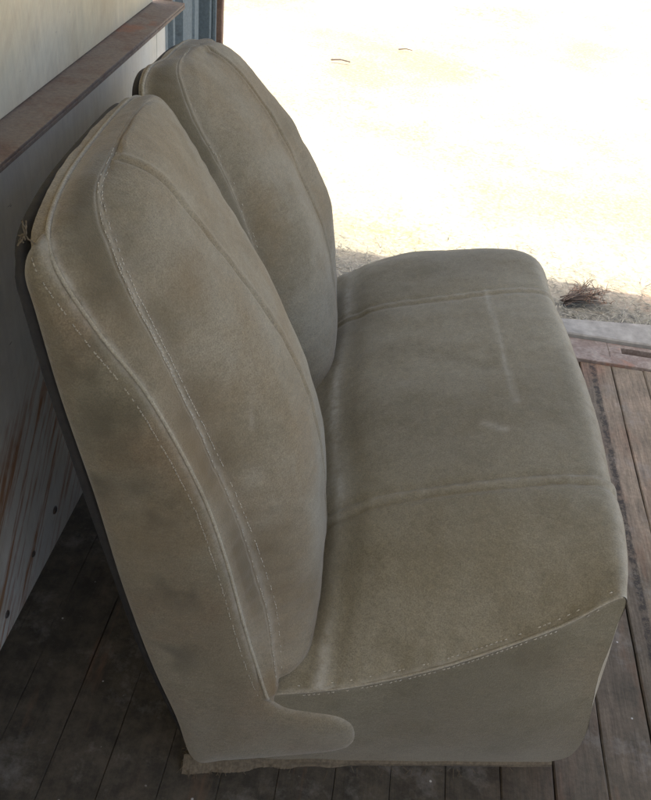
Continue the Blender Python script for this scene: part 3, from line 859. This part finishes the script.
def hem(far):
    rng = random.Random(12 if not far else 13); mb = MB()
    n = 240; V = []; F = []
    for i in range(n+1):
        u = i/n; s = -.018+.62*u
        t = .054*max(0, s)/.59 - .004
        frz = float(np.interp(s, [.06, .28], [.95, .12]))
        out = (.007+.016*max(0, nz(s, 0, 0, 22, 1)+.2)+.002*rng.random())*frz
        if s < .08: out += .012*(1-max(0, s)/.08)
        hgt = (.012+.010*max(0, nz(s, 2, 0, 18, 2)+.4))*float(np.interp(s, [.05, .28], [.9, .4]))
        for (a, z) in ((.004, hgt+.004), (-.001-out*.15, hgt), (-out*.6, hgt*.45), (-out, .0016)):
            y = t+a
            V.append((s, W-y if far else y, z+.0002*rng.random()))
    for i in range(n):
        for q in range(3): F.append((i*4+q, i*4+q+1, (i+1)*4+q+1, (i+1)*4+q))
    mb.v = V; mb.f = F
    for i in range(45):
        s = -.02+.63*rng.random()**1.8; t = .054*max(0, s)/.59-.006-rng.random()*.012
        L = rng.uniform(.006, .018); a = rng.uniform(-2.6, -.5)
        p = (s, t, .002+rng.random()*.008); q = (s+L*math.cos(a)*.8, t+L*math.sin(a), .0015+rng.random()*.004)
        if far: p = (p[0], W-p[1], p[2]); q = (q[0], W-q[1], q[2])
        mb.tube([p, q], .0005, 3)
    for i in range(90):   # back corner frays
        a = rng.uniform(2.3, 4.6); L = rng.uniform(.01, .022)
        p = (-.006+rng.random()*.012, .004+rng.random()*.02, .004+rng.random()*.012); q = (p[0]+L*math.cos(a), p[1]+L*math.sin(a), .002)
        if far: p = (p[0], W-p[1], p[2]); q = (q[0], W-q[1], q[2])
        mb.tube([p, q], .0007, 3)
    mb.build('frayed_hem', M['burlap'], seat, smooth=False)
hem(False); hem(True)

# ------------------------------------------------------------------ litter outside
rng = random.Random(21); mb = MB()
for i in range(9000):
    x = rng.uniform(-.7, 3.2); y = 2.55+abs(rng.gauss(0, .38))+rng.random()*.15
    if y > 3.7: continue
    L = rng.uniform(.015, .06); a = rng.uniform(0, 6.28); lift = rng.uniform(0, .02)
    z = GZ+.02*nz(x, y, 0, 1.3)+.008*nz(x, y, 0, 6, 2)+.003
    p = Vector((x, y, z+rng.random()*.01)); q = p+Vector((L*math.cos(a), L*math.sin(a), lift))
    w = Vector((-math.sin(a), math.cos(a), 0))*rng.uniform(.0008, .002)
    n0 = len(mb.v); mb.v += [tuple(p-w), tuple(p+w), tuple(q+w*.4), tuple(q-w*.4), tuple((p+q)/2+Vector((0, 0, .003)))]
    mb.f += [(n0, n0+1, n0+4), (n0+1, n0+2, n0+4), (n0+2, n0+3, n0+4), (n0+3, n0, n0+4)]
o = mb.build('dry_grass', M['straw'], smooth=False); tag(o, 'short dry straw and grass litter on the ground below the threshold', 'dry grass', kind='stuff')

def branch(root_pt, direction, L, n, seed, name, label):
    rng = random.Random(seed); mb = MB(); lf = MB()
    d0 = Vector(direction).normalized()
    for i in range(n):
        d = (d0+Vector((rng.gauss(0, .16), rng.gauss(0, .16), rng.gauss(-.05, .06)))).normalized()
        p = Vector((rng.gauss(0, .008), rng.gauss(0, .008), abs(rng.gauss(.012, .008)))); pts = [p]
        LL = L*rng.uniform(.6, 1.05)
        for k in range(7):
            d = (d+Vector((rng.gauss(0, .12), rng.gauss(0, .12), rng.gauss(0, .07)))).normalized()
            p = p+d*(LL/7); p.z = max(p.z, .004); pts.append(p)
        mb.tube(pts, rng.uniform(.0018, .004), 5, .35)
        for k in range(4):
            q = pts[rng.randint(4, 7)]; e = Vector((rng.gauss(0, 1), rng.gauss(0, 1), rng.gauss(.4, .6))).normalized()*rng.uniform(.015, .05)
            lf.tube([q, q+e*.5+Vector((0, 0, .004)), q+e], .0014, 4, .5)
    root = empty(name, root_pt); tag(root, label, 'branch')
    mb.build('stems', M['twig'], root); lf.build('shoots', M['leaf'], root)
branch((.735, 3.10, GZ+.012), (.5, .34, .05), .19, 34, 4, 'dead_branch', 'bundle of dead twigs lying beyond the threshold at the shade edge')
def stick(x, y, L, a, r, label):
    mb = MB(); pts = [(-L/2*math.cos(a), -L/2*math.sin(a), .008), (0, .004, .016), (L/2*math.cos(a), L/2*math.sin(a), .009)]
    mb.tube(pts, r, 6, .6); o = mb.build('stick', M['twig']); o.location = (x, y, GZ+.02*nz(x, y, 0, 1.3)+.01)
    tag(o, label, 'stick', 'sticks on the sunlit ground')
K = (EYE-GZ)/EYE
stick(-.401*K, 4.697*K, .13, .05, .006, 'short dark stick on sunlit ground nearer the door post')
stick(-.076*K, 5.118*K, .10, .2, .005, 'thin dark stick on sunlit ground farther out')

# ------------------------------------------------------------------ camera
cam = bpy.data.cameras.new('camera'); co_ = bpy.data.objects.new('camera', cam); COL.objects.link(co_)
p_, r_, y_ = rad(37.225), rad(-7.087), rad(-3.142)
f = Vector((math.sin(y_)*math.cos(p_), math.cos(y_)*math.cos(p_), -math.sin(p_)))
rt = Vector((math.cos(y_), -math.sin(y_), 0)); dn = f.cross(rt)
rt2 = rt*math.cos(r_)+dn*math.sin(r_); dn2 = -rt*math.sin(r_)+dn*math.cos(r_)
mt = Matrix((( rt2.x, -dn2.x, -f.x, 0), (rt2.y, -dn2.y, -f.y, 0), (rt2.z, -dn2.z, -f.z, EYE), (0, 0, 0, 1)))
co_.matrix_world = mt
cam.sensor_fit = 'HORIZONTAL'; cam.sensor_width = 36; cam.lens = 860/651*36
cam.clip_end = 2000; cam.clip_start = .02
scene.camera = co_

# ------------------------------------------------------------------ light
SUN_EL, SUN_AZ = 73.6, 215   # azimuth measured clockwise from +Y
w = bpy.data.worlds.new('World'); scene.world = w; w.use_nodes = True
nt = w.node_tree; bg = nt.nodes['Background']; sky = nt.nodes.new('ShaderNodeTexSky')
sky.sky_type = 'NISHITA'; sky.sun_disc = False; sky.sun_elevation = rad(SUN_EL); sky.sun_rotation = rad(SUN_AZ); sky.dust_density = 6; sky.air_density = .7; sky.ozone_density = .6
nt.links.new(sky.outputs[0], bg.inputs[0]); bg.inputs[1].default_value = .15
sl = bpy.data.lights.new('sun', 'SUN'); sl.energy = 2.6; sl.angle = rad(.5); sl.color = (1, .94, .82)
so = bpy.data.objects.new('sun', sl); COL.objects.link(so)
dv = Vector((math.sin(rad(SUN_AZ))*math.cos(rad(SUN_EL)), math.cos(rad(SUN_AZ))*math.cos(rad(SUN_EL)), math.sin(rad(SUN_EL))))
so.rotation_euler = dv.to_track_quat('Z', 'Y').to_euler(); so.location = (0, 0, 6)
scene.view_settings.view_transform = 'Standard'; scene.view_settings.look = 'None'
scene.view_settings.exposure = 1.85; scene.view_settings.gamma = 1
